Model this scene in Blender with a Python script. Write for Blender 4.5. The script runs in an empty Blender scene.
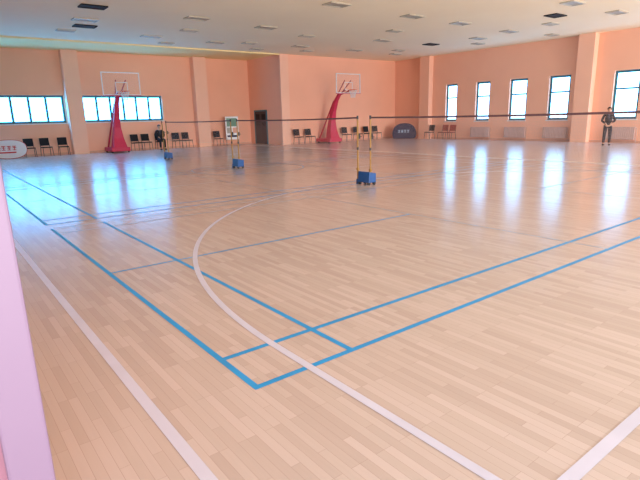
import bpy, bmesh, math, random
from mathutils import Vector, Matrix
random.seed(4)
D=bpy.data; S=bpy.context.scene; COL=S.collection
S.view_settings.view_transform='Standard'

# ---------------------------------------------------------------- materials
def srgb(r,g,b):
    f=lambda c:(c/255/12.92) if c/255<=0.04045 else ((c/255+0.055)/1.055)**2.4
    return (f(r),f(g),f(b),1)
def mat(name,col,rough=0.6,metal=0.0,noise=0.06,nscale=8,spec=0.5,bump=0.0,bscale=60,emit=None,es=0,coords='Object'):
    m=D.materials.new(name); m.use_nodes=True; nt=m.node_tree; N=nt.nodes; L=nt.links
    b=N['Principled BSDF']; b.inputs['Roughness'].default_value=rough; b.inputs['Metallic'].default_value=metal
    b.inputs['Specular IOR Level'].default_value=spec
    tc=N.new('ShaderNodeTexCoord'); nz=N.new('ShaderNodeTexNoise'); nz.inputs['Scale'].default_value=nscale; nz.inputs['Detail'].default_value=3
    L.new(tc.outputs[coords],nz.inputs['Vector'])
    cr=N.new('ShaderNodeValToRGB'); cr.color_ramp.elements[0].position=.3; cr.color_ramp.elements[1].position=.7
    c=col
    cr.color_ramp.elements[0].color=(c[0]*(1-noise),c[1]*(1-noise),c[2]*(1-noise),1)
    cr.color_ramp.elements[1].color=(min(1,c[0]*(1+noise)),min(1,c[1]*(1+noise)),min(1,c[2]*(1+noise)),1)
    L.new(nz.outputs['Fac'],cr.inputs['Fac']); L.new(cr.outputs['Color'],b.inputs['Base Color'])
    if bump:
        n2=N.new('ShaderNodeTexNoise'); n2.inputs['Scale'].default_value=bscale; L.new(tc.outputs[coords],n2.inputs['Vector'])
        bp=N.new('ShaderNodeBump'); bp.inputs['Strength'].default_value=bump; bp.inputs['Distance'].default_value=.01
        L.new(n2.outputs['Fac'],bp.inputs['Height']); L.new(bp.outputs['Normal'],b.inputs['Normal'])
    if emit:
        b.inputs['Emission Color'].default_value=emit; b.inputs['Emission Strength'].default_value=es
    return m

M={}
M['wall']=mat('painted_salmon_plaster',srgb(252,188,158),.75,noise=.03,nscale=.6,bump=.1)
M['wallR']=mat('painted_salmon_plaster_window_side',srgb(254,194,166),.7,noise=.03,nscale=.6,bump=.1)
M['wallP']=mat('lit_salmon_pilaster',srgb(254,198,172),.7,noise=.03,nscale=.6,bump=.1)  # wall colour made paler, painting in the light on the pilaster sides
M['pink']=mat('painted_pink_plaster',srgb(166,118,138),.7,noise=.03,nscale=2)
M['lav']=mat('pale_lavender_gloss_paint',srgb(140,118,146),.5,noise=.02,nscale=2)
M['ceil']=mat('cream_ceiling_board',srgb(254,236,206),.85,noise=.02,nscale=.5)
M['ceil2']=mat('tan_ceiling_board',srgb(254,226,164),.85,noise=.02,nscale=.5)
M['base']=mat('baseboard_paint',srgb(222,165,142),.5)
M['blueline']=mat('cyan_blue_floor_tape',srgb(30,156,232),.4,noise=.1,nscale=3)
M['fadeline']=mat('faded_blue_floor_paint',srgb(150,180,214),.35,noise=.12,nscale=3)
M['whiteline']=mat('white_floor_paint',srgb(206,212,238),.35,noise=.05,nscale=3)
M['frame']=mat('teal_window_frame',srgb(52,116,132),.4)
M['white']=mat('white_plastic',srgb(232,232,236),.4)
M['black']=mat('black_plastic',srgb(28,28,34),.45)
M['blackf']=mat('black_fabric',srgb(26,26,34),.85,nscale=40,noise=.2)
M['steel']=mat('dark_steel_tube',srgb(70,72,82),.35,.7)
M['yellow']=mat('yellow_painted_steel',srgb(150,112,44),.4,noise=.1)
M['bluebox']=mat('blue_painted_steel',srgb(20,76,140),.4,noise=.1)
M['crimson']=mat('crimson_vinyl_padding',srgb(210,44,80),.5,noise=.06)
M['crimson2']=mat('red_painted_steel',srgb(190,40,66),.4)
M['orange']=mat('orange_rim_steel',srgb(226,90,40),.4)
M['tape']=mat('backlit_net_tape',srgb(96,72,78),.7)  # dark brown puts the shade of a backlit tape into its colour
M['rope']=mat('white_net_cord',srgb(225,222,220),.8)
M['door']=mat('dark_painted_door',srgb(30,26,32),.4,noise=.1,nscale=3)
M['rad']=mat('pale_blue_grey_radiator_paint',srgb(206,174,166),.4)
M['panel']=mat('grey_diffuser_panel',srgb(170,166,156),.5,nscale=30)
M['panelf']=mat('aluminium_trim',srgb(190,182,166),.4,.3)
M['grille']=mat('faint_vent_grille',srgb(214,204,186),.6,nscale=30)
M['hole']=mat('dark_vent_opening',srgb(18,14,14),.8)
M['navy']=mat('navy_fabric',srgb(14,26,70),.7,nscale=20)
M['bfab']=mat('white_banner_fabric',srgb(236,232,238),.7,nscale=20,noise=.02)
M['redp']=mat('red_print',srgb(206,40,50),.7)
M['lblue']=mat('light_blue_print',srgb(190,215,240),.7)
M['red_seat']=mat('reddish_brown_seat',srgb(160,66,50),.5)
M['skin']=mat('skin',srgb(206,158,132),.55,noise=.05,nscale=20)
M['hair']=mat('black_hair',srgb(24,20,20),.6,nscale=60,noise=.3)
M['jacket']=mat('dark_grey_jacket_cloth',srgb(18,20,28),.85,nscale=30,noise=.2)
M['shirt']=mat('grey_shirt_cloth',srgb(70,70,84),.8)
M['trouser']=mat('dark_blue_trouser_cloth',srgb(18,22,34),.85,nscale=30,noise=.2)
M['shoe']=mat('black_shoe_leather',srgb(22,22,24),.45)
M['eye']=mat('eye',srgb(30,24,22),.2)
M['lips']=mat('lips',srgb(170,100,90),.5)
M['glass_sky']=mat('bright_daylit_glass',srgb(220,235,250),.3,noise=.02,emit=(0.22,0.56,1.0,1),es=9)
M['glass_sky2']=mat('bright_daylit_glass_blue',srgb(220,235,250),.3,noise=.02,emit=(0.06,0.44,1.0,1),es=16)
M['green']=mat('poster_green',srgb(110,150,130),.6)

def glass():
    m=D.materials.new('clear_backboard_acrylic'); m.use_nodes=True; nt=m.node_tree;N=nt.nodes;L=nt.links
    b=N['Principled BSDF']; b.inputs['Base Color'].default_value=srgb(235,235,240); b.inputs['Roughness'].default_value=.15
    t=N.new('ShaderNodeBsdfTransparent'); mx=N.new('ShaderNodeMixShader'); nz=N.new('ShaderNodeTexNoise'); nz.inputs['Scale'].default_value=3
    mr=N.new('ShaderNodeMapRange'); mr.inputs['To Min'].default_value=.02; mr.inputs['To Max'].default_value=.06
    L.new(nz.outputs['Fac'],mr.inputs['Value']); L.new(mr.outputs['Result'],mx.inputs['Fac'])
    L.new(t.outputs[0],mx.inputs[1]); L.new(b.outputs[0],mx.inputs[2]); L.new(mx.outputs[0],N['Material Output'].inputs['Surface'])
    return m
M['acrylic']=glass()
def netmat():
    m=D.materials.new('fine_knotted_netting'); m.use_nodes=True; nt=m.node_tree;N=nt.nodes;L=nt.links
    b=N['Principled BSDF']; b.inputs['Base Color'].default_value=srgb(196,180,182); b.inputs['Roughness'].default_value=.8
    t=N.new('ShaderNodeBsdfTransparent'); mx=N.new('ShaderNodeMixShader')
    tc=N.new('ShaderNodeTexCoord'); sp=N.new('ShaderNodeSeparateXYZ'); L.new(tc.outputs['Object'],sp.inputs[0])
    outs=[]
    for ax in ('Y','Z'):
        a=N.new('ShaderNodeMath'); a.operation='MULTIPLY'; a.inputs[1].default_value=1/0.022; L.new(sp.outputs[ax],a.inputs[0])
        f=N.new('ShaderNodeMath'); f.operation='FRACT'; L.new(a.outputs[0],f.inputs[0])
        g=N.new('ShaderNodeMath'); g.operation='LESS_THAN'; g.inputs[1].default_value=.06; L.new(f.outputs[0],g.inputs[0]); outs.append(g)
    mm=N.new('ShaderNodeMath'); mm.operation='MAXIMUM'; L.new(outs[0].outputs[0],mm.inputs[0]); L.new(outs[1].outputs[0],mm.inputs[1])
    L.new(mm.outputs[0],mx.inputs['Fac']); L.new(t.outputs[0],mx.inputs[1]); L.new(b.outputs[0],mx.inputs[2]); L.new(mx.outputs[0],N['Material Output'].inputs['Surface'])
    return m
M['netting']=netmat()

def floormat():
    m=D.materials.new('maple_strip_floor'); m.use_nodes=True; nt=m.node_tree;N=nt.nodes;L=nt.links
    b=N['Principled BSDF']
    tc=N.new('ShaderNodeTexCoord'); mp=N.new('ShaderNodeMapping'); mp.inputs['Rotation'].default_value=(0,0,math.radians(90))
    L.new(tc.outputs['Object'],mp.inputs['Vector'])
    br=N.new('ShaderNodeTexBrick'); br.offset=.37; br.offset_frequency=3; br.squash=1
    br.inputs['Scale'].default_value=1; br.inputs['Brick Width'].default_value=.5; br.inputs['Row Height'].default_value=.052
    br.inputs['Mortar Size'].default_value=.001; br.inputs['Mortar Smooth'].default_value=.2; br.inputs['Bias'].default_value=0
    br.inputs['Color1'].default_value=(0,0,0,1); br.inputs['Color2'].default_value=(1,1,1,1); br.inputs['Mortar'].default_value=(.5,.5,.5,1)
    L.new(mp.outputs[0],br.inputs['Vector'])
    cr=N.new('ShaderNodeValToRGB'); e=cr.color_ramp.elements
    e[0].color=srgb(190,177,173); e[1].color=srgb(206,195,193)
    x=e.new(.5); x.color=srgb(198,187,183)
    L.new(br.outputs['Color'],cr.inputs['Fac'])
    mp2=N.new('ShaderNodeMapping'); mp2.inputs['Scale'].default_value=(60,2.5,1); L.new(tc.outputs['Object'],mp2.inputs['Vector'])
    nz=N.new('ShaderNodeTexNoise'); nz.inputs['Scale'].default_value=1; nz.inputs['Detail'].default_value=4; L.new(mp2.outputs[0],nz.inputs['Vector'])
    mr=N.new('ShaderNodeMapRange'); mr.inputs['To Min'].default_value=.95; mr.inputs['To Max'].default_value=1.03; L.new(nz.outputs['Fac'],mr.inputs['Value'])
    mx=N.new('ShaderNodeMix'); mx.data_type='RGBA'; mx.blend_type='MULTIPLY'; mx.inputs['Factor'].default_value=1
    L.new(cr.outputs['Color'],mx.inputs['A']); L.new(mr.outputs['Result'],mx.inputs['B'])
    mo=N.new('ShaderNodeMix'); mo.data_type='RGBA'; mo.inputs['B'].default_value=srgb(152,126,118)
    fm=N.new('ShaderNodeMath'); fm.operation='MULTIPLY'; fm.inputs[1].default_value=.55; L.new(br.outputs['Fac'],fm.inputs[0])
    L.new(fm.outputs[0],mo.inputs['Factor']); L.new(mx.outputs['Result'],mo.inputs['A'])
    L.new(mo.outputs['Result'],b.inputs['Base Color'])
    n3=N.new('ShaderNodeTexNoise'); n3.inputs['Scale'].default_value=1.2; n3.inputs['Detail'].default_value=3; L.new(tc.outputs['Object'],n3.inputs['Vector'])
    m3=N.new('ShaderNodeMapRange'); m3.inputs['To Min'].default_value=.17; m3.inputs['To Max'].default_value=.24; L.new(n3.outputs['Fac'],m3.inputs['Value'])
    L.new(m3.outputs['Result'],b.inputs['Roughness'])
    return m
M['floor']=floormat()

# ---------------------------------------------------------------- mesh builder
class MB:
    def __init__(s): s.v=[];s.f=[];s.m=[];s.mats=[]
    def mi(s,k):
        if k not in s.mats: s.mats.append(k)
        return s.mats.index(k)
    def add(s,vs,fs,k):
        o=len(s.v); s.v+= [tuple(v) for v in vs]; i=s.mi(k)
        for f in fs: s.f.append([a+o for a in f]); s.m.append(i)
    def box(s,lo,hi,k):
        a,b,c=lo;d,e,f=hi
        s.add([(a,b,c),(d,b,c),(d,e,c),(a,e,c),(a,b,f),(d,b,f),(d,e,f),(a,e,f)],[(0,3,2,1),(4,5,6,7),(0,1,5,4),(1,2,6,5),(2,3,7,6),(3,0,4,7)],k)
    def hexa(s,b4,t4,k):
        s.add(list(b4)+list(t4),[(0,3,2,1),(4,5,6,7),(0,1,5,4),(1,2,6,5),(2,3,7,6),(3,0,4,7)],k)
    def cyl(s,p,q,r,k,seg=12,r2=None):
        p=Vector(p);q=Vector(q);d=(q-p).normalized(); r2=r if r2 is None else r2
        u=d.orthogonal().normalized(); w=d.cross(u); vs=[]
        for rr,c in((r,p),(r2,q)):
            for i in range(seg):
                a=2*math.pi*i/seg; vs.append(c+u*math.cos(a)*rr+w*math.sin(a)*rr)
        fs=[(i,(i+1)%seg,seg+(i+1)%seg,seg+i) for i in range(seg)]+[tuple(range(seg))[::-1],tuple(range(seg,2*seg))]
        s.add(vs,fs,k)
    def tube(s,pts,r,k,seg=8,closed=False):
        pts=[Vector(p) for p in pts];n=len(pts);vs=[];prev=None
        for i,p in enumerate(pts):
            a=pts[(i-1)%n] if (closed or i>0) else p; b=pts[(i+1)%n] if (closed or i<n-1) else p
            d=(b-a).normalized()
            u=(prev-d*prev.dot(d)).normalized() if prev is not None else d.orthogonal().normalized()
            prev=u; w=d.cross(u)
            for j in range(seg):
                t=2*math.pi*j/seg; vs.append(p+u*math.cos(t)*r+w*math.sin(t)*r)
        fs=[]
        for i in range(n if closed else n-1):
            for j in range(seg):
                a=i*seg+j;b=i*seg+(j+1)%seg;c=((i+1)%n)*seg+(j+1)%seg;d_=((i+1)%n)*seg+j
                fs.append((a,b,c,d_))
        if not closed: fs+= [tuple(range(seg))[::-1],tuple(range((n-1)*seg,n*seg))]
        s.add(vs,fs,k)
    def ell(s,c,r,k,seg=16,rings=10):
        vs=[];fs=[]
        for i in range(rings+1):
            t=math.pi*i/rings
            for j in range(seg):
                a=2*math.pi*j/seg
                vs.append((c[0]+r[0]*math.sin(t)*math.cos(a),c[1]+r[1]*math.sin(t)*math.sin(a),c[2]+r[2]*math.cos(t)))
        for i in range(rings):
            for j in range(seg): fs.append((i*seg+j,(i+1)*seg+j,(i+1)*seg+(j+1)%seg,i*seg+(j+1)%seg))
        s.add(vs,fs,k)
    def obj(s,name,parent=None,smooth=False,bevel=0,merge=False,**props):
        me=D.meshes.new(name); me.from_pydata(s.v,[],s.f)
        for k in s.mats: me.materials.append(M[k])
        me.polygons.foreach_set('material_index',s.m)
        bm=bmesh.new(); bm.from_mesh(me)
        if merge: bmesh.ops.remove_doubles(bm,verts=bm.verts,dist=1e-5)
        bmesh.ops.recalc_face_normals(bm,faces=bm.faces); bm.to_mesh(me); bm.free()
        if smooth:
            me.polygons.foreach_set('use_smooth',[True]*len(me.polygons))
        me.update()
        o=D.objects.new(name,me); COL.objects.link(o)
        if parent: o.parent=parent
        if bevel:
            b=o.modifiers.new('bevel','BEVEL'); b.width=bevel; b.segments=2; b.limit_method='ANGLE'
        if smooth:
            try: me.set_sharp_from_angle(angle=math.radians(50))
            except Exception: pass
        for k,v in props.items(): o[k]=v
        return o
def empty(name,label,cat,loc=(0,0,0),rz=0,group=None):
    e=D.objects.new(name,None); e.empty_display_size=.2; COL.objects.link(e); e.location=loc; e.rotation_euler=(0,0,rz)
    e['label']=label;e['category']=cat
    if group: e['group']=group
    return e
def dup(e,loc,rz=None,label=None):
    n=e.copy(); COL.objects.link(n); n.location=loc
    if rz is not None: n.rotation_euler=(0,0,rz)
    if label: n['label']=label
    def rec(a,b):
        for c in list(a.children):
            d=c.copy(); COL.objects.link(d); d.parent=b; rec(c,d)
    rec(e,n); return n

# ---------------------------------------------------------------- dimensions
XR=26.7; YM=25.65; YL=29.41; XM=17.1; CE=5.19; TH=.3
fb=MB()
fb.add([(-4,-3,0),(XR+TH,-3,0),(XR+TH,YL+TH,0),(-4,YL+TH,0)],[(0,1,2,3)],'floor')
def strip(x0,y0,x1,y1,w,k,z=.0015):
    d=Vector((x1-x0,y1-y0,0)).normalized(); n=Vector((-d.y,d.x,0))*w/2; p=Vector((x0,y0,z));q=Vector((x1,y1,z)); 
    fb.add([p-n,q-n,q+n,p+n],[(0,1,2,3)],k)
def arc(cx,cy,r,a0,a1,w,k,n=80,z=.003):
    vs=[];fs=[]
    for i in range(n+1):
        a=a0+(a1-a0)*i/n
        vs+=[(cx+(r-w/2)*math.cos(a),cy+(r-w/2)*math.sin(a),z),(cx+(r+w/2)*math.cos(a),cy+(r+w/2)*math.sin(a),z)]
    for i in range(n): fs.append((2*i,2*i+1,2*i+3,2*i+2))
    fb.add(vs,fs,k)
X0=1.335
def court(y0,k,kc,n):
    w=.044; y1=y0+6.1; X1=X0+13.4; z=.0016+.00012*n
    for y in (y0,y0+.46,y1-.46,y1): strip(X0-.02,y,X1+.02,y,w if y<y0+1 else .03,k if y<y0+1 else kc,z)
    for x,kk in ((X0,k),(X0+.76,k),(X1-.76,kc),(X1,kc)): strip(x,y0,x,y1,w,kk,z+.0003)
    for x in (X0+4.72,X0+8.68): strip(x,y0,x,y1,.022,'fadeline',z+.0003)
    strip(X0,y0+3.05,X0+4.72,y0+3.05,.032,'blueline' if n==0 else 'fadeline',z); strip(X0+8.68,y0+3.05,X1,y0+3.05,.03,'fadeline',z)
court(2.40,'blueline','fadeline',0); court(8.9,'blueline','fadeline',1); court(15.1,'blueline','fadeline',2)
W=.064
strip(.76,.81,.76,28.3,W,'whiteline',.0026); strip(.76,.84,15.8,.84,W,'whiteline',.0026); strip(15.8,.81,15.8,28.3,W,'whiteline',.0026)
HX=8.26;HY=2.75;R3=6.53
W=.056
strip(HX-R3,.84,HX-R3,HY,W,'whiteline',.0032); strip(HX+R3,.84,HX+R3,HY,W,'whiteline',.0032)
arc(HX,HY,R3,0,math.pi,W,'whiteline',120)
arc(HX,14.5,1.8,0,2*math.pi,W,'fadeline')
strip(.76,14.5,15.8,14.5,W,'fadeline',.0034)
fb.obj('floor',kind='structure')

# ceiling
cb=MB(); cb.box((-4,-3,CE),(XR+TH,YM,CE+.2),'ceil'); cb.obj('ceiling',kind='structure')
cb=MB(); cb.box((-4,YM,CE),(XM+.01,YL+TH,CE+.2),'ceil2'); cb.obj('ceiling_recess',kind='structure')
cb=MB(); cb.box((.164,YM-.1,CE-.07),(XM,YM+.06,CE+.01),'ceil2'); cb.obj('trim_1',kind='structure')

# walls with openings
def wall(name,axis,c0,c1,a0,a1,z0,z1,ops,k):
    b=MB()
    def bx(aa,ab,za,zb):
        if ab-aa<1e-4 or zb-za<1e-4: return
        if axis=='x': b.box((c0,aa,za),(c1,ab,zb),k)
        else: b.box((aa,c0,za),(ab,c1,zb),k)
    ops=sorted(ops); cur=a0
    for (p,q,zl,zh) in ops:
        bx(cur,p,z0,z1); bx(p,q,z0,zl); bx(p,q,zh,z1); cur=q
    bx(cur,a1,z0,z1)
    return b.obj(name,kind='structure')
RW=[(20.37,21.23),(18.03,19.0),(15.68,16.76),(13.31,14.45),(10.04,11.22),(7.7,8.85),(5.3,6.45),(2.9,4.05)]
wall('wall_right','x',XR,XR+TH,-3,YM+TH,0,CE,[(a,b,1.12,3.37) for a,b in RW],'wallR')
wall('wall_back','y',YM,YM+TH,XM,XR,0,CE,[],'wall')
wall('wall_recess_side','x',XM,XM+TH,YM+TH,YL,0,CE,[],'wall')
LW=[(.5,6.1),(6.95,11.3)]
wall('wall_recess_back','y',YL,YL+TH,-.3,XM+TH,0,CE,[(a,b,1.62,3.0) for a,b in LW],'wall')
b=MB(); b.box((-.3,1.56,0),(.13,YL,CE),'wall'); b.box((-.6,1.52,0),(.05,1.56,CE),'pink'); b.obj('wall_left',kind='structure')
b=MB(); b.box((.03,1.47,0),(.142,1.62,CE),'lav'); b.obj('trim_2',kind='structure',bevel=.008)
def pil(n,lo,hi,k='wallP'):
    b=MB(); b.box(lo,hi,k); b.obj(n,kind='structure',bevel=.01)
pil('trim_3',(6.15,YL-.5,0),(6.9,YL,CE))
pil('trim_4',(13.2,YL-.5,0),(14.0,YL,CE))
pil('trim_5',(XR-.4,12.1,0),(XR,12.9,CE))
pil('trim_6',(XR-.4,22.3,0),(XR,23.1,CE))
pil('trim_7',(XR-.4,1.3,0),(XR,2.1,CE))
pil('trim_8',(XM-.08,YM-.12,0),(XM+.5,YM,CE))
def bb(n,lo,hi):
    b=MB(); b.box(lo,hi,'base'); b.obj(n,kind='structure')
bb('baseboard_right',(XR-.02,-3,0),(XR,YM,.1)); bb('baseboard_back',(XM+.5,YM-.02,0),(XR-.02,YM,.1))
bb('baseboard_recess',(.15,YL-.02,0),(XM,YL,.1))
# windows
wn=0
def window(axis,c,a0,a1,z0,z1,nx,rows,gk):
    global wn; wn+=1
    fr=MB(); t=.11; dep=.07
    def bx(aa,ab,za,zb,b,k,c0=0,c1=dep):
        if axis=='x': b.box((c+c0,aa,za),(c+c1,ab,zb),k)
        else: b.box((aa,c+c0,za),(ab,c+c1,zb),k)
    bx(a0,a1,z0,z0+t,fr,'frame'); bx(a0,a1,z1-t,z1,fr,'frame')
    for i in range(nx+1):
        p=a0+(a1-a0-t)*i/nx; bx(p,p+t,z0+t,z1-t,fr,'frame')
    for zr in rows:
        bx(a0+t,a1-t,zr,zr+.08,fr,'frame',.01,dep-.01)
    o=fr.obj('window_%d'%wn,kind='structure')
    g=MB(); bx(a0+.01,a1-.01,z0+.01,z1-.01,g,gk,.03,.04); g.obj('glass',parent=o)
    s=MB(); bx(a0-.04,a1+.04,z0-.05,z0,s,'white',-.16,.0); s.obj('sill',parent=o)
for a,b_ in RW: window('x',XR+.12,a,b_,1.12,3.37,1,[2.5],'glass_sky')
window('y',YL+.12,.5,6.1,1.62,3.0,7,[],'glass_sky2')
window('y',YL+.12,6.95,11.3,1.62,3.0,6,[],'glass_sky2')
# double door in the recess side wall
d=MB(); d.box((XM-.05,27.3,0),(XM,27.38,2.1),'frame'); d.box((XM-.05,28.72,0),(XM,28.8,2.1),'frame'); d.box((XM-.05,27.3,2.02),(XM,28.8,2.1),'frame')
do=d.obj('door_1',kind='structure')
for y0,y1 in ((27.38,28.045),(28.055,28.72)):
    p=MB(); p.box((XM-.035,y0,.01),(XM-.005,y1,2.02),'door'); p.box((XM-.042,y0+.12,1.15),(XM-.034,y1-.12,1.85),'hole'); p.obj('door_leaf',parent=do)
    h=MB(); yy=y1-.08 if y0<28 else y0+.08; h.cyl((XM-.07,yy,.95),(XM-.07,yy,1.15),.012,'steel'); h.obj('handle',parent=do)

# ceiling panels
def panel(k,kf,label,group,s=.42,s2=.25):
    e=empty('ceiling_light_panel' if k=='panel' else ('ceiling_vent' if k=='grille' else 'ceiling_opening'),label,'ceiling light' if k=='panel' else 'ceiling vent',group=group)
    f=MB()
    f.box((-s,-s2,-.04),(s,-s2+.04,0),kf); f.box((-s,s2-.04,-.04),(s,s2,0),kf); f.box((-s,-s2+.04,-.04),(-s+.04,s2-.04,0),kf); f.box((s-.04,-s2+.04,-.04),(s,s2-.04,0),kf)
    f.obj('trim_frame',parent=e)
    g=MB(); g.box((-s+.04,-s2+.04,-.02),(s-.04,s2-.04,-.001),k)
    if k=='grille':
        for i in range(5):
            y=-s2+.07+i*(2*s2-.14)/4; g.box((-s+.04,y-.012,-.035),(s-.04,y+.012,-.02),'panel')
    g.obj('diffuser' if k=='panel' else 'grille_face',parent=e); return e
LP=[(5.3,20.4),(8.6,22.9),(8.6,18.2),(11.85,23.2),(11.8,18.6),(11.55,13.8),(16.3,22.5),(20.0,22.4),(18.75,18.9),(15.35,13.9),(22.6,16.1),(22.06,14.06),(18.26,13.9),(21.75,9.3),(18.5,9.4)]
GP=[(5.2,23.0),(9.9,24.5),(13.4,22.7),(14.8,24.4),(17.7,23.8),(14.6,19.6),(22.4,21.3),(21.9,12.0),(24.3,17.3),(23.5,22.6),(25.0,13.6),(9.4,20.7),(17.2,16.6)]
DP=[(4.98,18.05),(22.12,18.68),(20.2,10.9),(5.6,21.7)]
for pts,args in ((LP,('panel','panelf','square recessed grey ceiling light panel, switched off','recessed ceiling light panels')),
                 (GP,('grille','panelf','faint pale ventilation grille set in the ceiling','ceiling ventilation grilles',.34,.22)),
                 (DP,('hole','hole','open dark square hole of a missing ceiling panel','missing ceiling panels',.4,.26))):
    o0=panel(*args)
    for i,(x,y) in enumerate(pts):
        if i==0: o0.location=(x,y,CE)
        else: dup(o0,(x,y,CE))

# ---------------------------------------------------------------- badminton posts and nets
NX=8.04
def bpost():
    e=empty('badminton_post','pair of yellow badminton poles on one blue wheeled weight box','badminton post',group='badminton net posts')
    b=MB(); b.hexa([(-.08,-.24,.06),(.16,-.24,.06),(.16,.14,.06),(-.08,.14,.06)],[(-.05,-.24,.31),(.16,-.24,.27),(.16,.14,.27),(-.05,.14,.31)],'bluebox'); b.obj('weight_box',parent=e,bevel=.012)
    for sy in(-.215,.215):
        b=MB(); b.cyl((0,sy,.0 if sy>0 else .07),(0,sy,1.56),.02,'yellow',14); b.cyl((0,sy,1.5),(0,sy,1.58),.022,'black'); b.cyl((0,sy,.8),(0,sy,.86),.024,'black'); b.box((-.025,sy-.025,.32),(.025,sy+.025,.38),'yellow'); b.obj('pole',parent=e,smooth=True)
        b=MB(); b.box((.02,sy-.022,1.05),(.065,sy+.022,1.17),'black'); b.cyl((.045,sy-.015,1.1),(.11,sy-.015,1.1),.01,'steel'); b.obj('winch',parent=e,bevel=.004)
    for sx in(-.04,.13):
        for sy in(-.2,.1):
            w=MB(); w.cyl((sx,sy-.02,.035),(sx,sy+.02,.035),.035,'black',16); w.obj('wheel',parent=e)
    b=MB(); b.box((-.02,.12,.08),(.02,.2,.11),'bluebox'); b.box((-.03,.19,.0),(.03,.24,.12),'bluebox'); b.obj('pole_socket',parent=e)
    return e
bp=bpost()
PY=[2.19,8.7,14.9,20.95]
for i,y in enumerate(PY):
    if i==0: bp.location=(NX,y,0)
    else: dup(bp,(NX,y,0))
def bnet(y0,y1):
    e=empty('badminton_net','thin pale badminton net with a top tape coloured dark as if backlit','badminton net',loc=(NX,0,0),group='badminton nets')
    n=24; b=MB(); vs=[];fs=[]
    for i in range(n+1):
        t=i/n; y=y0+(y1-y0)*t; s=.02*4*t*(1-t)
        vs+=[(0,y,1.52-s),(0,y,.79-s*.5)]
    for i in range(n): fs.append((2*i,2*i+1,2*i+3,2*i+2))
    b.add(vs,fs,'netting'); b.obj('netting',parent=e)
    b=MB(); 
    for i in range(n):
        t=i/n;u=(i+1)/n; f=lambda t:(y0+(y1-y0)*t, .02*4*t*(1-t)); ya,sa=f(t);yb,sb=f(u)
        b.hexa([(-.004,ya,1.515-sa),(.004,ya,1.515-sa),(.004,yb,1.515-sb),(-.004,yb,1.515-sb)],[(-.004,ya,1.55-sa),(.004,ya,1.55-sa),(.004,yb,1.55-sb),(-.004,yb,1.55-sb)],'tape')
    b.obj('top_tape',parent=e)
    b=MB(); b.tube([(0,y0+(y1-y0)*i/n,.79-.01*4*(i/n)*(1-i/n)) for i in range(n+1)],.003,'rope',6); b.obj('bottom_cord',parent=e)
for i in range(3): bnet(PY[i]+.215+.027,PY[i+1]-.215-.027)

# ---------------------------------------------------------------- basketball hoops (face -Y)
def hoop():
    e=empty('basketball_hoop','crimson padded portable basketball hoop with clear backboard','basketball hoop',group='portable basketball hoops')
    b=MB(); b.box((-.48,.6,.08),(.48,2.0,.28),'crimson'); b.obj('base',parent=e,bevel=.03)
    b=MB()
    pr=[(0.62,.26,.36,.55),(0.78,.75,.26,.42),(0.8,1.3,.18,.34),(0.68,1.9,.14,.28),(0.42,2.5,.11,.24),(0.05,2.95,.1,.2)]
    vs=[];fs=[]
    for y,z,hw,dp_ in pr: vs+=[(-hw,y,z),(hw,y,z),(hw,y+dp_,z),(-hw,y+dp_,z)]
    for i in range(len(pr)-1):
        for j in range(4): fs.append((4*i+j,4*i+(j+1)%4,4*i+4+(j+1)%4,4*i+4+j))
    fs+=[(0,3,2,1),tuple(range(4*len(pr)-4,4*len(pr)))]
    b.add(vs,fs,'crimson'); b.obj('padded_mast',parent=e,bevel=.03)
    b=MB()
    for sx in(-.1,.1):
        b.cyl((sx,.2,2.85),(sx*2,-.56,3.05),.035,'crimson2'); b.cyl((sx,.3,2.8),(sx*2.4,-.56,3.6),.028,'crimson2')
    b.cyl((-.3,1.85,.28),(-.08,.65,2.5),.045,'crimson2'); b.cyl((.3,1.85,.28),(.08,.65,2.5),.045,'crimson2'); b.obj('support_arm',parent=e,smooth=True)
    bb_=MB(); bb_.box((-.9,-.62,2.9),(.9,-.6,3.95),'acrylic'); bo=bb_.obj('backboard',parent=e)
    f=MB(); t=.035
    f.box((-.92,-.63,2.88),(.92,-.58,2.88+t),'white'); f.box((-.92,-.63,3.97-t),(.92,-.58,3.97),'white'); f.box((-.92,-.63,2.88+t),(-.92+t,-.58,3.97-t),'white'); f.box((.92-t,-.63,2.88+t),(.92,-.58,3.97-t),'white'); f.obj('frame',parent=bo)
    f=MB(); 
    f.box((-.295,-.635,3.05),(.295,-.622,3.08),'white'); f.box((-.295,-.635,3.47),(.295,-.622,3.5),'white'); f.box((-.295,-.635,3.08),(-.265,-.622,3.47),'white'); f.box((.265,-.635,3.08),(.295,-.622,3.47),'white'); f.obj('target_square',parent=bo)
    f=MB(); f.box((-.92,-.65,2.85),(.92,-.57,2.88),'crimson'); f.obj('edge_padding',parent=bo)
    r=MB(); c=(0,-1.0); r.tube([(c[0]+.23*math.cos(2*math.pi*i/28),c[1]+.23*math.sin(2*math.pi*i/28),3.05) for i in range(28)],.014,'orange',8,True)
    r.box((-.08,-.79,3.0),(.08,-.62,3.06),'orange'); r.obj('rim',parent=e,smooth=True)
    n=MB()
    for i in range(12):
        for sg in(1,-1):
            pts=[]
            for j in range(6):
                a=2*math.pi*(i+sg*j*.5)/12; rr=.225-.1*math.sin(j/5*1.5); pts.append((rr*math.cos(a),c[1]+rr*math.sin(a),3.04-.42*j/5))
            n.tube(pts,.006,'white',5)
    n.obj('hoop_net',parent=e)
    for sx in(-.42,.42):
        for y in(.75,1.8):
            w=MB(); w.cyl((sx-.03,y,.06),(sx+.03,y,.06),.06,'black',16); w.obj('wheel',parent=e)
    return e
h1=hoop(); h1.location=(8.2,27.1,0)
h2=dup(h1,(20.0,23.55,0)); h2['label']='crimson padded basketball hoop by the plain wall'

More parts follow.
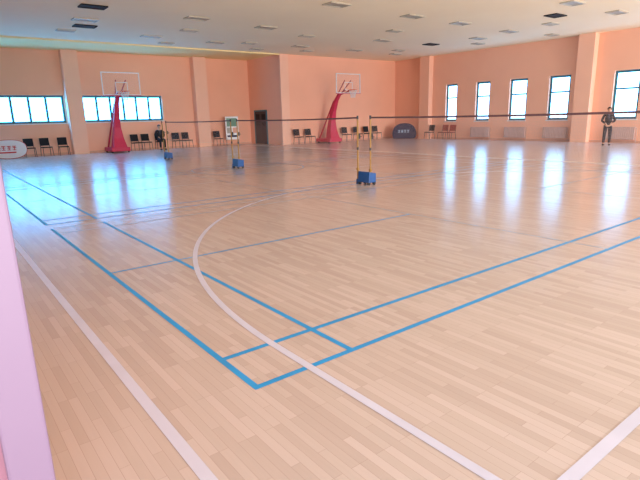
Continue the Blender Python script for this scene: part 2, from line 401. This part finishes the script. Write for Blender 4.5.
# ---------------------------------------------------------------- chairs
def chair(k,name='chair',label='black stacking chair with dark steel legs',group='chairs along the walls'):
    e=empty(name,label,'chair',group=group)
    b=MB(); b.hexa([(-.22,-.22,.42),(.22,-.22,.42),(.21,.2,.41),(-.21,.2,.41)],[(-.23,-.23,.47),(.23,-.23,.47),(.21,.21,.46),(-.21,.21,.46)],k); b.obj('seat',parent=e,bevel=.015)
    b=MB(); n=6
    vs=[];fs=[]
    for z,y in((.52,.2),(.9,.27)):
        for i in range(n+1):
            x=-.22+.44*i/n; c=.04*(1-(x/.22)**2); vs+=[(x,y+c,z),(x,y+c+.03,z)]
    m=2*(n+1)
    for i in range(n):
        a=2*i; fs+=[(a,a+2,m+a+2,m+a),(a+1,m+a+1,m+a+3,a+3),(a,a+1,a+3,a+2),(m+a,m+a+2,m+a+3,m+a+1)]
    fs+=[(0,m,m+1,1),(2*n,2*n+1,m+2*n+1,m+2*n)]
    b.add(vs,fs,k); b.obj('backrest',parent=e,bevel=.008)
    for sx in(-1,1):
        l=MB(); l.tube([(sx*.23,-.24,0),(sx*.215,-.2,.43)],.013,'steel'); l.obj('leg',parent=e)
        l=MB(); l.tube([(sx*.23,.26,0),(sx*.215,.19,.45),(sx*.21,.23,.6),(sx*.205,.29,.88)],.013,'steel'); l.obj('leg',parent=e)
    return e
ch=chair('blackf'); first=True
spots=[(4.1,28.7,0),(4.85,28.75,.1),(5.6,28.55,-.05),(9.35,28.7,.1),(9.95,28.75,0),(10.7,28.7,-.1),(11.75,28.75,0),(12.35,28.7,.1),(14.4,28.75,0),
 (17.9,25.1,.05),(18.75,25.1,0),(21.7,25.1,0),(22.7,25.1,.1),(23.6,25.1,0),(24.4,25.1,-.1),(26.0,21.9,-1.57)]
for x,y,r in spots:
    if first: ch.location=(x,y,0); ch.rotation_euler=(0,0,r); first=False
    else: dup(ch,(x,y,0),r)
rc=chair('red_seat',label='reddish brown chair under the first tall window',group='reddish chairs'); rc.location=(26.1,20.9,0); rc.rotation_euler=(0,0,-1.57)
dup(rc,(26.1,20.3,0),-1.5,'reddish brown chair beside another chair below the window')

# radiators
def radiator():
    e=empty('radiator','pale grey column radiator on the wall below a tall window','radiator',group='radiators under the windows')
    b=MB(); n=14
    for i in range(n):
        y=-.6+1.2*i/(n-1); b.box((-.06,y-.042,.16),(.05,y+.042,.75),'rad')
    b.obj('fins',parent=e,bevel=.012)
    p=MB(); p.cyl((0,-.7,.22),(0,.7,.22),.02,'rad'); p.cyl((0,-.7,.7),(0,.64,.7),.02,'rad'); p.cyl((0,-.7,0),(0,-.7,.7),.015,'rad'); p.obj('pipe',parent=e)
    return e
rd=radiator(); ff=True
for a,b_ in RW[1:6]:
    c=((a+b_)/2)
    if ff: rd.location=(XR-.1,c,0); ff=False
    else: dup(rd,(XR-.1,c,0))

# pop-up oval banners
def banner(kf,kt,label,loc,rz,w,h,flat=False):
    e=empty('popup_banner',label,'banner',loc=loc,rz=rz)
    n=40; b=MB()
    def pt(s,i,y):
        a=2*math.pi*i/n; c,si=math.cos(a),math.sin(a); x=w/2*s*math.copysign(abs(c)**.8,c)
        if flat: z=h*.32+(h*.68*s*si if si>0 else -h*.32*min(1,abs(si)*1.9)**.8)
        else: z=h/2+h/2*s*math.copysign(abs(si)**.8,si)
        return (x,y,z)
    vs=[pt(1,i,-.02) for i in range(n)]+[pt(1,i,.02) for i in range(n)]
    b.add(vs,[tuple(range(n)),tuple(range(n,2*n))[::-1]]+[(i,(i+1)%n,n+(i+1)%n,n+i) for i in range(n)],kf); b.obj('fabric_panel',parent=e)
    b=MB(); b.tube([pt(1.01,i,0) for i in range(n)],.018,kt,6,True); b.obj('rim_tape',parent=e)
    return e
def glyphs(b,x,z,hh,n,k,seed,y=-.03):
    r=random.Random(seed)
    for i in range(n):
        x0=x+i*hh*1.0
        b.box((x0,y,z+hh*.75),(x0+hh*.75,y+.008,z+hh*.9),k); b.box((x0+hh*.3,y,z),(x0+hh*.45,y+.008,z+hh*.75),k)
        b.box((x0+hh*.05,y,z+hh*r.uniform(.3,.5)),(x0+hh*.75,y+.008,z+hh*r.uniform(.52,.6)),k); b.box((x0,y,z),(x0+hh*.7,y+.008,z+hh*.12),k)
e=banner('bfab','redp','white oval pop-up banner with red lettering on the floor',(3.15,28.3,.03),-.1,1.5,.85)
g=MB(); glyphs(g,-.5,.38,.22,4,'redp',1); g.box((-.45,-.03,.24),(.3,-.022,.3),'redp'); g.obj('lettering',parent=e)
e=banner('navy','navy','dark navy domed pop-up banner with pale lettering beside chairs',(25.85,23.95,.03),math.radians(-45),1.55,.98,True)
g=MB(); glyphs(g,-.42,.38,.2,4,'lblue',2); g.obj('lettering',parent=e)

# display stand in the recess
e=empty('display_board','white freestanding display board with pictures, by the door','sign board',loc=(15.3,28.6,0),rz=-.35)
b=MB(); b.box((-.4,-.02,.35),(.4,.02,1.75),'white'); b.obj('board',parent=e,bevel=.01)
b=MB(); b.box((-.32,-.027,1.15),(.32,-.021,1.65),'green'); b.box((-.32,-.027,.75),(-.03,-.021,1.08),'panel'); b.box((.03,-.027,.75),(.32,-.021,1.08),'base'); b.box((-.32,-.027,.5),(.32,-.021,.62),'navy'); b.obj('printed_panels',parent=e)
b=MB()
for sx in(-.38,.38):
    b.cyl((sx,.03,0),(sx,.03,1.75),.018,'steel'); b.cyl((sx,-.25,.02),(sx,.3,.02),.018,'steel')
b.obj('stand',parent=e)

# ---------------------------------------------------------------- people
def bake(o,name,parent,mats,smooth=True):
    dg=bpy.context.evaluated_depsgraph_get(); dg.update(); ev=o.evaluated_get(dg)
    me=D.meshes.new_from_object(ev); 
    me.materials.clear()
    for k in mats: me.materials.append(M[k])
    n=D.objects.new(name,me); COL.objects.link(n); n.parent=parent
    me.polygons.foreach_set('use_smooth',[True]*len(me.polygons))
    D.objects.remove(o); return n
def skin(verts,edges,radii,root=0,sub=2):
    me=D.meshes.new('tmp'); me.from_pydata(verts,edges,[]); o=D.objects.new('tmp',me); COL.objects.link(o)
    m=o.modifiers.new('s','SKIN'); m.use_smooth_shade=True
    for i,r in enumerate(radii):
        sv=me.skin_vertices[0].data[i]; rr=r if isinstance(r,tuple) else (r,r); sv.radius=rr; sv.use_root=(i==root)
    s=o.modifiers.new('d','SUBSURF'); s.levels=sub; s.render_levels=sub
    return o
class SK:
    def __init__(s): s.v=[];s.e=[];s.r=[]
    def n(s,p,r,par=None):
        s.v.append(tuple(p)); s.r.append(r); i=len(s.v)-1
        if par is not None: s.e.append((par,i))
        return i
def person(label,loc,rz,armL,armR,jk='jacket',tk='trouser',scale=1,seated=False):
    """faces -Y. arm = (elbow, wrist) positions for that side; seated lowers the trunk onto a 0.47 m seat"""
    e=empty('person',label,'person',loc=loc,rz=rz)
    dz=-.36 if seated else 0
    Z=lambda p:(p[0],p[1],p[2]+dz)
    armL=tuple(Z(q) for q in armL); armR=tuple(Z(q) for q in armR)
    if seated: HIP=lambda sx:(sx*.09,-.04,.575); KN=lambda sx:(sx*.12,-.46,.55); AN=lambda sx:(sx*.12,-.45,.1); TO=lambda sx:(sx*.13,-.6,.04); fy=-.53
    else: HIP=lambda sx:(sx*.09,0,.88); KN=lambda sx:(sx*.11,-.01,.5); AN=lambda sx:(sx*.12,.02,.1); TO=lambda sx:(sx*.135,-.13,.04); fy=-.055
    k=SK()
    pel=k.n(Z((0,0,.95)),(.14,.1)); w=k.n(Z((0,0,1.1)),(.125,.09),pel); chst=k.n(Z((0,.01,1.28)),(.15,.1),w); sh=k.n(Z((0,.015,1.42)),(.1,.075),chst)
    nk=k.n(Z((0,.01,1.5)),.05,sh); hb=k.n(Z((0,-.005,1.57)),(.06,.07),nk); hm=k.n(Z((0,-.01,1.65)),(.073,.092),hb); ht=k.n(Z((0,0,1.72)),(.055,.07),hm)
    for sx in(-1,1):
        hp=k.n(HIP(sx),.08,pel); kn=k.n(KN(sx),.055,hp); an=k.n(AN(sx),.037,kn); to=k.n(TO(sx),(.035,.025),an)
    for sx,(el,wr) in((-1,armL),(1,armR)):
        s_=k.n(Z((sx*.175,.015,1.405)),.052,sh); ev=Vector(el);wv=Vector(wr); el_=k.n(ev,.038,s_); wr_=k.n(wv,.024,el_)
        d=(wv-ev).normalized(); side=Vector((0,-1,0))-d*d.dot(Vector((0,-1,0))); 
        if side.length<.1: side=Vector((-sx,0,0))-d*d.dot(Vector((-sx,0,0)))
        side.normalize(); nor=d.cross(side)
        pm=k.n(wv+d*.05,(.03,.018),wr_); kk=k.n(wv+d*.085,(.034,.015),pm)
        for q,(off,ln) in enumerate(((-.03,.055),(-.01,.07),(.01,.075),(.03,.065))):
            b0=wv+d*.09+side*off; m1=b0+d*ln*.5+nor*(-sx)*.008; m2=b0+d*ln*.85+nor*(-sx)*.025
            f0=k.n(b0,.009,kk); f1=k.n(m1,.0085,f0); k.n(m2,.007,f1)
        t0=k.n(wv+d*.035+side*.035,.011,pm); t1=k.n(wv+d*.07+side*.05-nor*sx*.01,.009,t0)
    bo=bake(skin(k.v,k.e,k.r),'body',e,['skin'])
    fm=MB(); fm.ell((0,-.102,1.635+dz),(.012,.02,.022),'skin',10,8)
    for sx in(-1,1): fm.ell((sx*.078,.005,1.64+dz),(.012,.022,.032),'skin',10,8)
    fo=fm.obj('tmpface',smooth=True)
    bm=bmesh.new(); bm.from_mesh(bo.data); bm.from_mesh(fo.data); bm.to_mesh(bo.data); bm.free(); D.objects.remove(fo)
    bo.data.polygons.foreach_set('use_smooth',[True]*len(bo.data.polygons))
    for sx in(-1,1):
        y=MB(); y.ell((sx*.03,-.093,1.66+dz),(.012,.008,.006),'eye',10,6); y.obj('eye',parent=e,smooth=True)
    y=MB(); y.ell((0,-.098,1.598+dz),(.024,.008,.006),'lips',10,6); y.obj('mouth',parent=e,smooth=True)
    h=MB(); h.ell((0,.012,1.675+dz),(.088,.104,.088),'hair',24,16); ho=h.obj('hair',parent=e,smooth=True)
    bm=bmesh.new(); bm.from_mesh(ho.data)
    dl=[v for v in bm.verts if (v.co.y<-.03 and v.co.z<1.69+dz) or v.co.z<1.6+dz]; bmesh.ops.delete(bm,geom=dl,context='VERTS'); bm.to_mesh(ho.data); bm.free()
    k=SK(); a=k.n(Z((0,0,.9 if not seated else .96)),(.17,.125)); b=k.n(Z((0,0,1.08)),(.158,.12),a); c=k.n(Z((0,.01,1.28)),(.178,.128),b); d2=k.n(Z((0,.015,1.415)),(.12,.095),c); k.n(Z((0,.012,1.475)),(.07,.066),d2)
    for sx,(el,wr) in((-1,armL),(1,armR)):
        s_=k.n(Z((sx*.18,.015,1.4)),.07,d2); el_=k.n(el,.055,s_); k.n(Vector(wr)-(Vector(wr)-Vector(el)).normalized()*.01,.042,el_)
    bake(skin(k.v,k.e,k.r),'jacket',e,[jk])
    s=MB(); s.hexa([Z(q) for q in[(-.02,-.128,1.2),(.02,-.128,1.2),(.02,-.1,1.2),(-.02,-.1,1.2)]],[Z(q) for q in[(-.045,-.112,1.44),(.045,-.112,1.44),(.045,-.07,1.44),(-.045,-.07,1.44)]],'shirt'); s.obj('shirt_front',parent=e,bevel=.01)
    k=SK(); a=k.n(Z((0,0,.96)),(.15,.11))
    for sx in(-1,1):
        hp=HIP(sx); kn=KN(sx); an=AN(sx)
        p=k.n((hp[0]*1.05,hp[1],hp[2]-(.02 if not seated else 0)),.098,a); q=k.n(kn,.075,p); k.n((an[0],an[1]-.005,an[2]+.01),.062,q)
    bake(skin(k.v,k.e,k.r),'trousers',e,[tk])
    for sx in(-1,1):
        f=MB(); f.ell((sx*.13,fy,.045),(.05,.14,.045),'shoe',16,10); o=f.obj('shoe',parent=e,smooth=True)
        for v in o.data.vertices: v.co.z=max(v.co.z,.004)
    e.scale=(scale,)*3
    return e
person('person in dark jacket and trousers standing with hands at waist',(24.4,10.3,0),math.radians(-62),
   ((-.27,.05,1.13),(-.13,-.17,1.02)),((.27,.05,1.13),(.13,-.17,1.04)),scale=.96)
person('person in black clothes sitting on a chair, hands on the thighs',(10.68,28.62,0),-.1,
   ((-.24,-.02,1.16),(-.13,-.22,1.06)),((.24,-.02,1.16),(.13,-.22,1.06)),jk='blackf',seated=True)

# ---------------------------------------------------------------- lights
w=D.worlds.new('world'); S.world=w; w.use_nodes=True; N=w.node_tree.nodes;L=w.node_tree.links
bg=N['Background']; bg.inputs['Color'].default_value=(1,.97,1.0,1); bg.inputs['Strength'].default_value=1.3
def area(name,loc,rot,sx,sy,e,c=(1,1,1)):
    l=D.lights.new(name,'AREA'); l.shape='RECTANGLE'; l.size=sx; l.size_y=sy; l.energy=e; l.color=c
    o=D.objects.new(name,l); COL.objects.link(o); o.location=loc; o.rotation_euler=rot; return o
area('upward_fill_area',(13,-2.8,.6),(math.radians(125),0,0),26,1.5,650,(1,.98,.97))  # added fill lamp out of view, tilted up towards the ceiling
def sun(name,direction,e,ang,c):
    l=D.lights.new(name,'SUN'); l.energy=e; l.angle=math.radians(ang); l.color=c
    o=D.objects.new(name,l); COL.objects.link(o); o.rotation_euler=Vector(direction).to_track_quat('-Z','Y').to_euler(); return o
sun('open_side_fill_sun',(.24,1,-.19),2.5,25,(1,.96,.95))  # added low sun through the unmodelled side, evens light over the room's depth
sun('upward_fill_sun',(.24,1,.28),2.8,25,(1,.94,.85))  # added sun shining up from below the horizon to brighten the ceiling

# ---------------------------------------------------------------- camera
f,pi_,ro,ya,hc=501.263,13.757,1.488,52.466,1.567
pi_,ro,ya=map(math.radians,(pi_,ro,ya))
F=Vector((math.cos(ya)*math.cos(pi_),math.sin(ya)*math.cos(pi_),-math.sin(pi_))); R=Vector((math.sin(ya),-math.cos(ya),0)); U=R.cross(F)
R2=R*math.cos(ro)-U*math.sin(ro); U2=U*math.cos(ro)+R*math.sin(ro)
cam=D.cameras.new('camera'); co=D.objects.new('camera',cam); COL.objects.link(co)
m=Matrix.Identity(4)
for i in range(3): m[i][0]=R2[i]; m[i][1]=U2[i]; m[i][2]=-F[i]
m.translation=(0,0,hc); co.matrix_world=m
cam.sensor_width=36; cam.lens=f/640*36; cam.clip_start=.05; cam.clip_end=200
S.camera=co
